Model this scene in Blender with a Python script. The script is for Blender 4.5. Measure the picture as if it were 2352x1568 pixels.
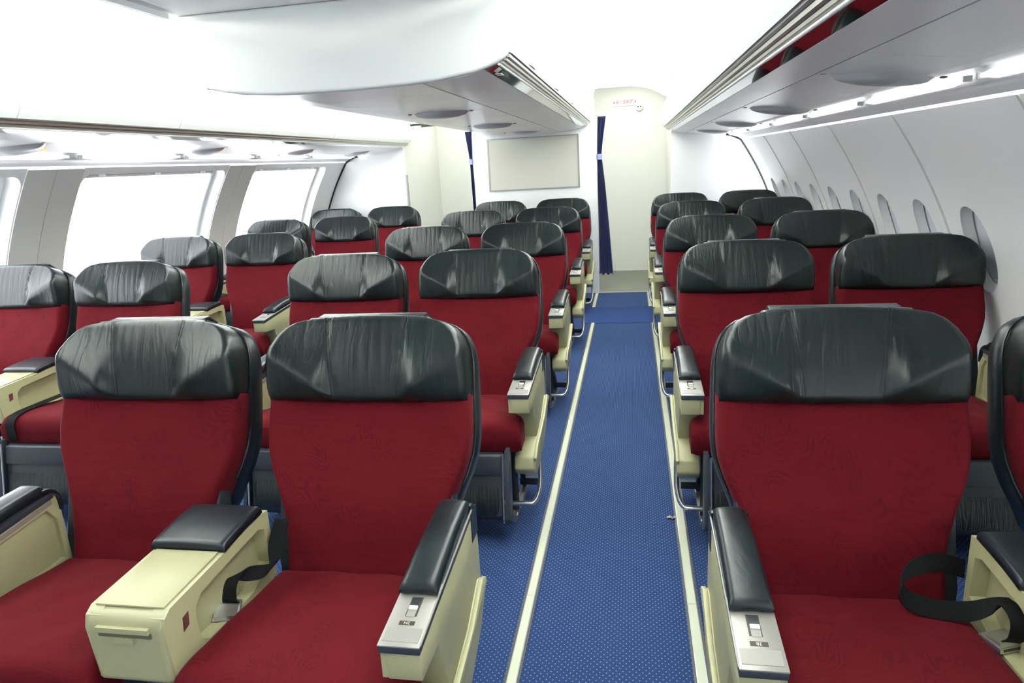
import bpy, bmesh, math, random
import numpy as np
from mathutils import Vector, Matrix
random.seed(7)
for o in list(bpy.data.objects): bpy.data.objects.remove(o, do_unlink=True)
SC = bpy.context.scene
COL = SC.collection

# ------------------------------------------------------------------ camera
PITCH, YAW, ROLL, CZ = .2541, .1808, -.0565, 1.4876
_F = Vector((-math.sin(YAW)*math.cos(PITCH), math.cos(YAW)*math.cos(PITCH), -math.sin(PITCH)))
_R0 = Vector((math.cos(YAW), math.sin(YAW), 0)); _U0 = _R0.cross(_F)
_R = _R0*math.cos(ROLL)+_U0*math.sin(ROLL); _U = -_R0*math.sin(ROLL)+_U0*math.cos(ROLL)
cam = bpy.data.cameras.new('camera'); camo = bpy.data.objects.new('camera', cam); COL.objects.link(camo)
cam.sensor_width = 36.0; cam.lens = 36.0*1568/2352; cam.clip_start = .02; cam.clip_end = 60
M = Matrix((( _R.x, _U.x, -_F.x, 0), (_R.y, _U.y, -_F.y, 0), (_R.z, _U.z, -_F.z, CZ), (0, 0, 0, 1)))
camo.matrix_world = M
SC.camera = camo

# ------------------------------------------------------------------ world, exposure, aisle cove lamps
SC.view_settings.view_transform = 'Standard'; SC.view_settings.look = 'None'
SC.view_settings.exposure = 0.0; SC.view_settings.gamma = 1.0; SC.view_settings.use_curve_mapping = False
W = bpy.data.worlds.new('world'); SC.world = W; W.use_nodes = True
bg = W.node_tree.nodes['Background']; bg.inputs[0].default_value = (.93, .96, 1, 1); bg.inputs[1].default_value = 9.0
CL = -1.06                       # cabin centre line (x)
def area(name, loc, rot, sx, sy, power, col=(.975, 1, .93)):
    l = bpy.data.lights.new(name, 'AREA'); l.shape = 'RECTANGLE'; l.size = sx; l.size_y = sy; l.energy = power; l.color = col
    o = bpy.data.objects.new(name, l); COL.objects.link(o); o.location = loc; o.rotation_euler = rot
    return o
COVE = 150
for s in (-1, 1):                # lamps lying on the bin tops, shining at the aisle ceilings
    area('cove_lamp', (CL+s*.80, 4.0, 2.10), (math.pi, math.radians(-14*s), 0), .10, 7.4, COVE)
    area('cove_lamp', (CL+s*1.40, 4.0, 2.10), (math.pi, math.radians(14*s), 0), .10, 7.4, COVE)
for s in (-1, 1):                # ceiling lamps of the two passages behind the partition
    area('passage_lamp', (CL+s*1.08, 8.6, 2.38), (0, 0, 0), .5, .8, 10)

# ------------------------------------------------------------------ materials
def mat(name, col, rough=.5, metal=0., spec=.5, emit=None, es=1., coat=0.):
    m = bpy.data.materials.new(name); m.use_nodes = True
    b = m.node_tree.nodes['Principled BSDF']
    b.inputs['Base Color'].default_value = (*col, 1); b.inputs['Roughness'].default_value = rough
    b.inputs['Metallic'].default_value = metal; b.inputs['Specular IOR Level'].default_value = spec
    b.inputs['Coat Weight'].default_value = coat
    if emit: b.inputs['Emission Color'].default_value = (*emit, 1); b.inputs['Emission Strength'].default_value = es
    return m
def N(m, t, **kw):
    n = m.node_tree.nodes.new(t)
    for k, v in kw.items():
        if k in n.inputs.keys() if isinstance(k, str) else False: n.inputs[k].default_value = v
        else: setattr(n, k, v)
    return n
def L(m, a, b): m.node_tree.links.new(a, b)
def B(m): return m.node_tree.nodes['Principled BSDF']
def mth(m, op, a, b=None, c=None):
    n = m.node_tree.nodes.new('ShaderNodeMath'); n.operation = op
    for i, v in enumerate((a, b, c)):
        if v is None: continue
        if isinstance(v, (int, float)): n.inputs[i].default_value = v
        else: L(m, v, n.inputs[i])
    return n.outputs[0]
def noise4(m, coord, scale, detail=3, rough=.5, dist=0., w=None):
    n = m.node_tree.nodes.new('ShaderNodeTexNoise'); n.noise_dimensions = '4D' if w is not None else '3D'
    n.inputs['Scale'].default_value = scale; n.inputs['Detail'].default_value = detail
    n.inputs['Roughness'].default_value = rough; n.inputs['Distortion'].default_value = dist
    L(m, coord, n.inputs['Vector'])
    if w is not None: L(m, w, n.inputs['W'])
    return n.outputs['Fac']
def mapping(m, sc, src='Object'):
    t = m.node_tree.nodes.new('ShaderNodeTexCoord'); p = m.node_tree.nodes.new('ShaderNodeMapping')
    p.inputs['Scale'].default_value = sc; L(m, t.outputs[src], p.inputs['Vector']); return p.outputs[0]
def objrand(m, k=60.):
    i = m.node_tree.nodes.new('ShaderNodeObjectInfo'); return mth(m, 'MULTIPLY', i.outputs['Random'], k)
def ramp(m, fac, stops):
    r = m.node_tree.nodes.new('ShaderNodeValToRGB'); cr = r.color_ramp
    while len(cr.elements) < len(stops): cr.elements.new(.5)
    for e, (p, c) in zip(cr.elements, stops): e.position = p; e.color = (*c, 1)
    L(m, fac, r.inputs[0]); return r.outputs[0]
def bump(m, h, strength, dist):
    b = m.node_tree.nodes.new('ShaderNodeBump'); b.inputs['Strength'].default_value = strength; b.inputs['Distance'].default_value = dist
    L(m, h, b.inputs['Height']); L(m, b.outputs[0], B(m).inputs['Normal'])

white = mat('white_panel', (.90, .91, .90), .38)
bump(white, noise4(white, mapping(white, (1, 1, 1)), 900, 2), .03, .0005)
ceil_m = mat('ceiling_panel', (.86, .87, .85), .6)
binw = mat('bin_white', (.86, .875, .855), .42)
under = mat('bin_underside', (.58, .58, .56), .24, spec=.5)
L(under, ramp(under, noise4(under, mapping(under, (.6, .6, .6)), 2.5, 4), [(.3, (.84, .84, .82)), (.7, (.89, .89, .87))]), B(under).inputs['Base Color'])
pillar_m = mat('pillar_grey', (.72, .72, .68), .55)
jointm = mat('joint_pale', (.60, .62, .57), .6)
seamg = mat('seam_grey', (.42, .43, .41), .6)
gasket = mat('gasket_dark', (.02, .026, .025), .5)
silver = mat('rail_silver', (.62, .61, .55), .32, metal=.85)
railw = mat('rail_bright', (.86, .86, .84), .3)
mirror = mat('mirror_strip', (.78, .79, .79), .04, metal=1.)
domem = mat('dome_grey', (.50, .52, .53), .3)
amber = mat('amber_light', (.9, .5, .15), .5, emit=(1, .42, .08), es=1.1)
tube_m = mat('tube_light', (1, 1, 1), .5, emit=(.96, .98, 1), es=1.9)
slit_m = mat('slit_light', (1, 1, 1), .5, emit=(.96, .98, 1), es=1.1)
creamw = mat('galley_cream', (.79, .79, .735), .5)
screenm = mat('screen_beige', (.60, .59, .51), .12, coat=.5)
framem = mat('frame_grey', (.36, .36, .34), .3, metal=.5)
red_exit = mat('exit_red', (.50, .012, .03), .8, spec=.05)
signw = mat('sign_white', (.9, .9, .88), .4)
shadem = mat('window_shade', (.68, .72, .78), .35)
alu = mat('aluminium', (.56, .57, .58), .3, metal=.9)
steelb = mat('blue_steel', (.026, .033, .042), .4, metal=.25)
dkplast = mat('dark_plastic', (.018, .022, .028), .42)
strip_m = mat('luminous_strip', (.55, .585, .44), .4)
stripd = mat('strip_edge', (.05, .05, .05), .4)
cream = mat('cream_plastic', (.375, .365, .205), .42)
bump(cream, noise4(cream, mapping(cream, (1, 1, 1)), 700, 2), .06, .0005)
plate_m = mat('control_plate', (.30, .29, .265), .42, metal=.35)
trim_m = mat('arm_trim', (.032, .038, .05), .42)
taupe = mat('taupe_strip', (.23, .19, .165), .45)
brown = mat('brown_label', (.10, .035, .03), .4)
lblbg = mat('number_plate', (.045, .04, .03), .4)
lbltx = mat('number_text', (.62, .58, .44), .5)
btnw = mat('button_white', (.80, .80, .76), .35)
beltm = mat('belt_web', (.012, .013, .014), .8, spec=.15)
L(beltm, ramp(beltm, noise4(beltm, mapping(beltm, (1, 1, 1)), 160, 2), [(.3, (.004, .0045, .005)), (.7, (.010, .011, .011))]), B(beltm).inputs['Base Color'])
curt = mat('curtain_blue', (.165, .185, .43), .75)
curt_t = mat('curtain_tie', (.26, .29, .58), .7)
paper = mat('paper_scrap', (.7, .7, .68), .7)

def leather(name, wr, base=(.017, .024, .028)):
    m = mat(name, base, .36, spec=.42)
    w = objrand(m)
    big = noise4(m, mapping(m, (wr[0], 3, wr[1])), 1.0, 3, .55, .8, w)
    lines = mth(m, 'ABSOLUTE', mth(m, 'SUBTRACT', noise4(m, mapping(m, (wr[0]*1.2, 4, wr[1]*.8)), 1.3, 2, .5, 1.2, w), .5))
    crease = mth(m, 'SUBTRACT', 1.0, mth(m, 'MINIMUM', mth(m, 'MULTIPLY', lines, 9.0), 1.0))
    fine = noise4(m, mapping(m, (1, 1, 1)), 420, 3, .6, 0, w)
    h = mth(m, 'ADD', mth(m, 'ADD', big, mth(m, 'MULTIPLY', crease, wr[2])), mth(m, 'MULTIPLY', fine, .05))
    bump(m, h, .34, .006)
    patch = noise4(m, mapping(m, (1, 1, 1)), 6, 3, .5, .3, w)
    L(m, ramp(m, patch, [(.35, tuple(c*.75 for c in base)), (.7, (base[0]*1.25, base[1]*1.45, base[2]*1.2))]), B(m).inputs['Base Color'])
    L(m, mth(m, 'ADD', mth(m, 'MULTIPLY', noise4(m, mapping(m, (1, 1, 1)), 30, 4, .6, 0, w), .22), .22), B(m).inputs['Roughness'])
    return m
lea_head = leather('leather_headrest', (13, 3.0, -.22), (.006, .010, .0115))
lea_smooth = leather('leather_smooth', (9, 5, -.12), (.007, .011, .015))
lea_wr = leather('leather_wrinkled', (42, 5, -.6), (.012, .015, .017))
navy = leather('leather_navy', (6, 6, -.06), (.0055, .0105, .017))

fab = mat('red_fabric', (.30, .012, .028), .85, spec=.12)
_w = objrand(fab)
_p = mapping(fab, (1, 1, 1))
_n1 = noise4(fab, mapping(fab, (1.5, 1, .7)), 3.0, 2, .35, 2.4, _w)
_hatch = mth(fab, 'MULTIPLY_ADD', mth(fab, 'SINE', mth(fab, 'MULTIPLY', _n1, 190.0)), .5, .5)
_mask = ramp(fab, noise4(fab, _p, 7, 2, .5, 1.0, _w), [(.42, (0, 0, 0)), (.62, (1, 1, 1))])
_str = noise4(fab, mapping(fab, (1, 1, 1)), 24, 2, .5, .5, _w)
_lnn = mth(fab, 'SUBTRACT', 1.0, mth(fab, 'MULTIPLY', mth(fab, 'MULTIPLY', mth(fab, 'POWER', _hatch, 2.5), _mask), mth(fab, 'MULTIPLY', _str, 1.5)))
_pt = noise4(fab, _p, 4, 3, .5, 0, _w)
_f = mth(fab, 'ADD', mth(fab, 'MULTIPLY', _lnn, .55), mth(fab, 'MULTIPLY', _pt, .55))
L(fab, ramp(fab, _f, [(.05, (.046, .0022, .0045)), (.6, (.086, .0032, .0064)), (.95, (.102, .0040, .0082))]), B(fab).inputs['Base Color'])
_wr = noise4(fab, mapping(fab, (4, 4, 16)), 1.4, 3, .55, .6, _w)
_fi = noise4(fab, _p, 900, 2, .5)
bump(fab, mth(fab, 'ADD', mth(fab, 'ADD', _wr, mth(fab, 'MULTIPLY', _fi, .06)), mth(fab, 'MULTIPLY', _lnn, .05)), .4, .012)
B(fab).inputs['Sheen Weight'].default_value = .06; B(fab).inputs['Sheen Roughness'].default_value = .4
B(fab).inputs['Sheen Tint'].default_value = (1, .35, .45, 1)

def dots(m, sp, r, base, base2, dot):
    t = m.node_tree.nodes.new('ShaderNodeTexCoord'); s = m.node_tree.nodes.new('ShaderNodeSeparateXYZ'); L(m, t.outputs['Object'], s.inputs[0])
    ds = []
    for ph in (0., .5):
        fx = mth(m, 'SUBTRACT', mth(m, 'FRACT', mth(m, 'ADD', mth(m, 'DIVIDE', s.outputs[0], sp), ph+100)), .5)
        fy = mth(m, 'SUBTRACT', mth(m, 'FRACT', mth(m, 'ADD', mth(m, 'DIVIDE', s.outputs[1], sp*1.15), ph+100)), .5)
        ds.append(mth(m, 'ADD', mth(m, 'MULTIPLY', fx, fx), mth(m, 'MULTIPLY', fy, fy)))
    d = mth(m, 'LESS_THAN', mth(m, 'MINIMUM', *ds), (r/sp)**2)
    c = ramp(m, noise4(m, mapping(m, (1, 1, 1)), 260, 3, .7), [(.3, base), (.72, base2)])
    wear = noise4(m, mapping(m, (1, .6, 1)), 1.6, 4, .6)
    mx0 = m.node_tree.nodes.new('ShaderNodeMixRGB'); mx0.blend_type = 'MULTIPLY'; mx0.inputs[0].default_value = 1
    L(m, c, mx0.inputs[1]); L(m, ramp(m, wear, [(.3, (.86, .88, .92)), (.7, (1.08, 1.06, 1.02))]), mx0.inputs[2])
    mx = m.node_tree.nodes.new('ShaderNodeMixRGB'); L(m, d, mx.inputs[0]); L(m, mx0.outputs[0], mx.inputs[1]); mx.inputs[2].default_value = (*dot, 1)
    L(m, mx.outputs[0], B(m).inputs['Base Color'])
    bump(m, noise4(m, mapping(m, (1, 1, 1)), 420, 2, .6), .35, .002)
carpet = mat('blue_carpet', (.03, .08, .28), .95, spec=.1)
dots(carpet, .0195, .0019, (.014, .033, .105), (.030, .062, .168), (.21, .25, .31))
matm = mat('ribbed_mat', (.03, .08, .30), .9, spec=.15)
_t = mapping(matm, (1, 1, 1)); _wv = N(matm, 'ShaderNodeTexWave'); _wv.inputs['Scale'].default_value = 22; _wv.bands_direction = 'DIAGONAL'; L(matm, _t, _wv.inputs['Vector'])
L(matm, ramp(matm, _wv.outputs['Fac'], [(.2, (.016, .036, .125)), (.8, (.026, .054, .165))]), B(matm).inputs['Base Color'])
vinyl = mat('grey_vinyl', (.32, .33, .28), .6)
dots(vinyl, .03, .006, (.17, .175, .14), (.22, .22, .18), (.14, .145, .115))

glass = bpy.data.materials.new('clear_pane'); glass.use_nodes = True
_nt = glass.node_tree; _nt.nodes.clear()
_o = _nt.nodes.new('ShaderNodeOutputMaterial'); _tr = _nt.nodes.new('ShaderNodeBsdfTransparent'); _gl = _nt.nodes.new('ShaderNodeBsdfGlossy'); _mx = _nt.nodes.new('ShaderNodeMixShader')
_tr.inputs[0].default_value = (.97, .98, 1, 1); _gl.inputs['Roughness'].default_value = .05; _mx.inputs[0].default_value = .05
_nt.links.new(_tr.outputs[0], _mx.inputs[1]); _nt.links.new(_gl.outputs[0], _mx.inputs[2]); _nt.links.new(_mx.outputs[0], _o.inputs[0])

# ------------------------------------------------------------------ mesh helpers
def fin(name, bm, m, parent=None, loc=None, smooth=35):
    bmesh.ops.recalc_face_normals(bm, faces=bm.faces[:])
    me = bpy.data.meshes.new(name); bm.to_mesh(me); bm.free()
    if smooth:
        me.shade_smooth()
        me.set_sharp_from_angle(angle=math.radians(smooth))
    if m: me.materials.append(m)
    o = bpy.data.objects.new(name, me); COL.objects.link(o)
    if loc: o.location = loc
    if parent: o.parent = parent
    return o
def empty(name, loc=(0, 0, 0)):
    o = bpy.data.objects.new(name, None); COL.objects.link(o); o.location = loc; o.empty_display_size = .1; return o
def tag(o, label=None, cat=None, group=None, kind=None):
    if label: o['label'] = label
    if cat: o['category'] = cat
    if group: o['group'] = group
    if kind: o['kind'] = kind
    return o
def bev(bm, r, seg=2, ang=25):
    if r <= 0: return
    es = [e for e in bm.edges if len(e.link_faces) == 2 and e.calc_face_angle(0) > math.radians(ang)]
    bmesh.ops.bevel(bm, geom=es, offset=r, segments=seg, profile=.5, affect='EDGES', clamp_overlap=True)
def box(bm, x0, x1, y0, y1, z0, z1):
    v = [bm.verts.new((x, y, z)) for x in (x0, x1) for y in (y0, y1) for z in (z0, z1)]
    for f in ((0, 1, 3, 2), (4, 6, 7, 5), (0, 4, 5, 1), (2, 3, 7, 6), (0, 2, 6, 4), (1, 5, 7, 3)): bm.faces.new([v[i] for i in f])
    return v
def bbox(name, x0, x1, y0, y1, z0, z1, m, parent=None, r=.002, seg=2):
    bm = bmesh.new(); box(bm, x0, x1, y0, y1, z0, z1); bev(bm, r, seg); return fin(name, bm, m, parent)
def prism(bm, poly, a0, a1, axis='x', sx=None):
    """poly: 2D points; axis 'x' -> (y,z) swept over x; 'y' -> (x,z) swept over y"""
    def P(p, a): return (a, p[0], p[1]) if axis == 'x' else ((p[0], a, p[1]) if axis == 'y' else (p[0], p[1], a))
    A = [bm.verts.new(P(p, a0)) for p in poly]; Bv = [bm.verts.new(P(p, a1)) for p in poly]
    n = len(poly)
    bm.faces.new(A); bm.faces.new(Bv[::-1])
    for i in range(n): bm.faces.new((A[i], A[(i+1) % n], Bv[(i+1) % n], Bv[i]))
def oprism(name, poly, a0, a1, m, parent=None, axis='x', r=.003, seg=2):
    bm = bmesh.new(); prism(bm, poly, a0, a1, axis); bmesh.ops.recalc_face_normals(bm, faces=bm.faces[:]); bev(bm, r, seg); return fin(name, bm, m, parent)
def holed(bm, outer, inner, x0, x1):
    """plate in the y-z plane with a hole: outer and inner have the same count"""
    n = len(outer); R = []
    for x in (x0, x1):
        R.append([bm.verts.new((x, *p)) for p in outer]); R.append([bm.verts.new((x, *p)) for p in inner])
    for i in range(n):
        j = (i+1) % n
        for a, b in ((0, 1), (1, 3), (3, 2), (2, 0)): bm.faces.new((R[a][i], R[a][j], R[b][j], R[b][i]))
def tube(bm, pts, r, n=10, closed=False, flat=1.0):
    pts = [Vector(p) for p in pts]; rings = []
    up = Vector((0, 0, 1))
    for i, p in enumerate(pts):
        t = (pts[min(i+1, len(pts)-1)]-pts[max(i-1, 0)]).normalized()
        a = t.cross(up)
        if a.length < .05: a = t.cross(Vector((0, 1, 0)))
        a.normalize(); b = t.cross(a).normalized()
        rr = r[i] if isinstance(r, (list, tuple)) else r
        rings.append([bm.verts.new(p+a*math.cos(k*2*math.pi/n)*rr+b*math.sin(k*2*math.pi/n)*rr*flat) for k in range(n)])
    for A, Bq in zip(rings, rings[1:]):
        for k in range(n): bm.faces.new((A[k], A[(k+1) % n], Bq[(k+1) % n], Bq[k]))
    bm.faces.new(rings[0]); bm.faces.new(rings[-1][::-1])
def otube(name, pts, r, m, parent=None, n=10, flat=1.0):
    bm = bmesh.new(); tube(bm, pts, r, n, flat=flat); return fin(name, bm, m, parent, smooth=50)
def spline(pts, k=8):
    P = [np.array(p, float) for p in pts]; P = [2*P[0]-P[1]]+P+[2*P[-1]-P[-2]]; out = []
    for i in range(1, len(P)-2):
        for j in range(k):
            t = j/k
            out.append(tuple(.5*((2*P[i])+(-P[i-1]+P[i+1])*t+(2*P[i-1]-5*P[i]+4*P[i+1]-P[i+2])*t*t+(-P[i-1]+3*P[i]-3*P[i+1]+P[i+2])*t**3)))
    out.append(tuple(P[-2])); return out
def sheet(bm, rows, closed_u=False):
    V = [[bm.verts.new(p) for p in r] for r in rows]
    for a, b in zip(V, V[1:]):
        n = len(a)
        for i in range(n if closed_u else n-1): bm.faces.new((a[i], a[(i+1) % n], b[(i+1) % n], b[i]))
    return V
def solid_sheet(bm, front, back):
    """two grids of the same size joined at the rim"""
    F = sheet(bm, front); K = sheet(bm, back)
    nr, nc = len(F), len(F[0])
    for i in range(nr-1):
        for c in (0, nc-1): bm.faces.new((F[i][c], F[i+1][c], K[i+1][c], K[i][c]))
    for j in range(nc-1):
        for r in (0, nr-1): bm.faces.new((F[r][j], F[r][j+1], K[r][j+1], K[r][j]))
def dense(n, k=.75):
    out = []
    for i in range(n+1):
        t = -1+2*i/n; out.append((1-k)*t+k*math.sin(t*math.pi/2))
    return out
def pillow(fx, depth, edge, nu=28, nv=20):
    """fx(u,v,n)->world point; u,v in [-1,1]; n: 0 front .. depth back; edge: rounding radius, fx.size=(half_u,half_v)"""
    us, vs = dense(nu), dense(nv)
    hu, hv = fx.size
    def rd(d):
        q = 1-min(d/edge, 1); return edge*(1-math.sqrt(max(0, 1-q*q)))
    fr, bk = [], []
    for v in vs:
        a, b = [], []
        for u in us:
            e = min(rd((1-abs(u))*hu)+rd((1-abs(v))*hv), edge)
            a.append(fx(u, v, e)); b.append(fx(u, v, depth-min(e, depth-edge)*.6))
        fr.append(a); bk.append(b)
    bm = bmesh.new(); solid_sheet(bm, fr, bk); return bm
def text_mesh(name, s, size, m, parent, mw, depth=.0004):
    cu = bpy.data.curves.new(name, 'FONT'); cu.body = s; cu.size = size; cu.align_x = 'CENTER'; cu.align_y = 'CENTER'; cu.extrude = depth; cu.resolution_u = 3
    t = bpy.data.objects.new(name, cu); COL.objects.link(t); bpy.context.view_layer.update()
    me = bpy.data.meshes.new_from_object(t.evaluated_get(bpy.context.evaluated_depsgraph_get()))
    bpy.data.objects.remove(t); me.transform(mw); me.materials.clear(); me.materials.append(m)
    o = bpy.data.objects.new(name, me); COL.objects.link(o); o.parent = parent; return o

# ------------------------------------------------------------------ cabin shell
PZ = [0, .3, .62, .8, 1.0, 1.26, 1.49, 1.56, 1.607]
PO = [2.42, 2.535, 2.58, 2.572, 2.52, 2.405, 2.285, 2.24, 2.205]
_pf = np.polyfit(PZ, PO, 5)
def wo(z): return float(np.polyval(_pf, z))
def wn(z):
    d = float(np.polyval(np.polyder(_pf), z)); l = math.hypot(1, d); return (1/l, -d/l)   # outward normal (o, z)
def wp(side, y, z, out=0.):
    n = wn(z); return (CL+side*(wo(z)+n[0]*out), y, z+n[1]*out)
ZTOP = 1.607
Y0, YP, YB = -2.2, 7.78, 9.33

bbox('floor', -3.62, 1.50, Y0, YP, -.06, 0, carpet, r=0); fl = bpy.data.objects['floor']; tag(fl, 'blue carpet with small white dots', kind='structure')
o = bbox('floor', -2.75, .62, YP+.005, YB, -.06, .004, vinyl, r=0); tag(o, 'grey patterned vinyl floor behind the partition', kind='structure')
for x0, x1 in ((-.372, .426), (-2.56, -1.75)):
    o = bbox('trim_1' if x0 > -1 else 'trim_2', x0, x1, YP-.012, YP+.012, -.02, .007, seamg, r=.001); tag(o, 'thin metal threshold between carpet and grey floor', kind='structure')

def hole_pts(ex, nseg, ha, hb):
    """unit points round the hole, evenly spaced; ex<4: oval, else rounded rectangle with corner radius ex (mm)"""
    if ex < 4:
        return [(math.copysign(abs(math.cos(t))**(2/ex), math.cos(t)), math.copysign(abs(math.sin(t))**(2/ex), math.sin(t))) for t in (2*math.pi*(i+.5)/nseg for i in range(nseg))]
    r = ex/1000; raw = []
    for cx, cy, a0 in ((1, 1, 0), (-1, 1, 90), (-1, -1, 180), (1, -1, 270)):
        for k in range(13):
            t = math.radians(a0+90*k/12); raw.append((cx*(ha-r)+r*math.cos(t), cy*(hb-r)+r*math.sin(t)))
    raw.append(raw[0]); out = []
    for p, q in zip(raw, raw[1:]):
        d = math.hypot(q[0]-p[0], q[1]-p[1]); n = max(1, int(d/.05))
        for k in range(n): out.append(((p[0]+(q[0]-p[0])*k/n)/ha, (p[1]+(q[1]-p[1])*k/n)/hb))
    return out
def ring_panel(side, y0, y1, z0, z1, yc, zc, a, b, ex, depth, m, parent, shrink=.02, nseg=64, loops=6):
    """wall panel with a rounded hole and its reveal; returns the inner rim"""
    U = hole_pts(ex, nseg, a, b); O = []
    for c, s in U:
        q = max(abs(c), abs(s)); O.append([c/q, s/q])
    for cy in (-1, 1):
        for cz in (-1, 1):
            i = min(range(len(O)), key=lambda k: (O[k][0]-cy)**2+(O[k][1]-cz)**2); O[i] = [cy, cz]
    bm = bmesh.new(); rows = []
    for k in range(loops+1):
        t = k/loops; r = []
        for (c, s), (cy, sy) in zip(U, O):
            iy, iz = yc+a*c, zc+b*s
            oy = yc+(cy*(y1-yc) if cy > 0 else cy*(yc-y0)); oz = zc+(sy*(z1-zc) if sy > 0 else sy*(zc-z0))
            r.append(wp(side, oy+(iy-oy)*t, oz+(iz-oz)*t))
        rows.append(r)
    for d, sh in ((.004, -.001), (.012, .001), (depth, shrink)):
        rows.append([wp(side, yc+(a-sh)*c, zc+(b-sh)*s, d) for c, s in U])
    sheet(bm, rows, True)
    return fin('wall_panel', bm, m, parent, smooth=40), rows[-1]
def wall_strip(bm, side, y0, y1, z0, z1, n=10):
    rows = [[wp(side, y, z0+(z1-z0)*i/n) for i in range(n+1)] for y in (y0, y1)]
    sheet(bm, rows)

# right wall: one panel for every two windows
WIN = [3.17+.516*k for k in range(-9, 9)]
wr = tag(empty('wall_right'), 'curved white side wall with small oval windows', kind='structure')
ri = 0
SEAM_R = []
for k in range(0, 18, 2):
    y0, y1 = WIN[k]-.258, WIN[k+1]+.258
    if y0 > YP: continue
    SEAM_R.append(y0)
    bm = bmesh.new(); wall_strip(bm, 1, y0, y1, 0, .70, 8); wall_strip(bm, 1, y0, y1, 1.36, ZTOP, 8); fin('wall_panel', bm, white, wr)
    for c in (WIN[k], WIN[k+1]):
        p, rim = ring_panel(1, c-.258, c+.258, .70, 1.36, c, 1.03, .118, .182, 2.25, .045, white, wr)
        if c > 1.5:
            ri += 1
            w = tag(empty('window_%d' % ri, wp(1, c, 1.03)), 'small oval cabin window with its pale shade pulled down', kind='structure', group='oval windows')
            bm = bmesh.new(); ctr = Vector(wp(1, c, 1.03, .045)); off = Vector(wp(1, c, 1.03))
            vs = [bm.verts.new(Vector(q)-off) for q in rim]; cv = bm.verts.new(ctr-off)
            for i in range(len(vs)): bm.faces.new((vs[i], vs[(i+1) % len(vs)], cv))
            fin('shade', bm, shadem, w)
            n = wn(1.03); nv = Vector((n[0], 0, n[1]))
            bm = bmesh.new(); pts = [Vector(q)-off-nv*.004 for q in rim]; tube(bm, pts+[pts[0]], .0022, 6); fin('frame', bm, framem, w)
            b_ = Vector(wp(1, c, .885, .043))-off; bm = bmesh.new(); box(bm, -.004, .004, -.022, .022, -.004, .004)
            for v in bm.verts: v.co += b_
            fin('shade_grip', bm, white, w)
for y in SEAM_R:
    bm = bmesh.new(); rows = []
    for dy, out in ((-.009, .001), (-.008, -.004), (.008, -.004), (.009, .001)):
        rows.append([wp(1, y+dy, z, out) for z in np.linspace(.02, ZTOP, 26)])
    sheet(bm, rows); fin('panel_joint', bm, jointm, wr)

# left wall: large windows between broad pillars
wl = tag(empty('wall_left'), 'curved white side wall with big rectangular windows and grey pillars', kind='structure')
HOL = [(1.80, 3.37), (3.80, 5.36), (5.80, 7.32)]
bm = bmesh.new(); wall_strip(bm, -1, Y0, 1.585, 0, ZTOP, 24); fin('wall_panel', bm, white, wl)
for k, (a, b) in enumerate(HOL):
    y0 = (HOL[k-1][1]+a)/2 if k else 1.585
    y1 = (b+HOL[k+1][0])/2 if k < 2 else YP
    yc, ha = (a+b)/2, (b-a)/2
    bm = bmesh.new(); wall_strip(bm, -1, y0, y1, 0, .66, 8); wall_strip(bm, -1, y0, y1, 1.58, ZTOP, 3); fin('wall_panel', bm, white, wl)
    zc, hb = (.78+1.565)/2, (1.565-.78)/2
    p, rim = ring_panel(-1, y0, y1, .66, 1.58, yc, zc, ha, hb, 70, .09, white, wl, shrink=.012, loops=8)
    w = tag(empty('window_%d' % (20+k), wp(-1, yc, zc)), 'large bright rectangular window with rounded corners between grey pillars', kind='structure', group='large windows')
    off = Vector(wp(-1, yc, zc))
    # inner frame and pane set back in the opening, both following the wall curve
    def grid(a_, b_, out, n=14):
        return [[Vector(wp(-1, yc+a_*u, zc+b_*v, out))-off for u in np.linspace(-1, 1, 5)] for v in np.linspace(-1, 1, n)]
    bm = bmesh.new(); sheet(bm, grid(ha-.03, hb-.02, .088)); fin('pane', bm, glass, w)
    bm = bmesh.new()
    for sh0, sh1, d0, d1 in ((-.002, .055, .086, .084), (.055, .055, .084, .070), (.055, .075, .070, .068), (.075, .078, .068, .088)):
        r2 = []
        for sh, d in ((sh0, d0), (sh1, d1)):
            r = []
            for c, s in hole_pts(70, 0, ha, hb):
                r.append(Vector(wp(-1, yc+(ha-sh)*c, zc+(hb-sh*.5)*s, d))-off)
            r2.append(r)
        sheet(bm, r2, True)
    bmesh.ops.remove_doubles(bm, verts=bm.verts[:], dist=.0004)
    fin('frame', bm, white, w)
    rows = [[Vector(wp(-1, yc+u*(ha-.09), zz, .055))-off for u in (-1, 1)] for zz in (1.518, 1.546)]
    bm = bmesh.new(); sheet(bm, rows); bmesh.ops.solidify(bm, geom=bm.faces[:], thickness=.008); fin('blind_rail', bm, framem, w)
    for u in (-.7, 0, .7):
        bm = bmesh.new(); q = Vector(wp(-1, yc+u*ha, 1.528, .06))-off; box(bm, -.01, .01, -.03, .03, -.008, .008)
        for v in bm.verts: v.co += q
        fin('blind_bracket', bm, shadem, w)
# pillar faces: slim grey cover panels over the pillars, split by a joint
for k in range(0, 3):
    y0, y1 = (HOL[k-1][1]+.008 if k else 1.37), HOL[k][0]-.008
    ym = (y0+y1)/2
    for a, b in ((y0, ym-.003), (ym+.003, y1)):
        fr = [[wp(-1, y, z, -.006) for z in np.linspace(.02, ZTOP-.004, 30)] for y in (a, b)]
        bk = [[wp(-1, y, z, .003) for z in np.linspace(.02, ZTOP-.004, 30)] for y in (a, b)]
        bm = bmesh.new(); solid_sheet(bm, fr, bk); fin('pillar_cover', bm, pillar_m, wl)

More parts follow.
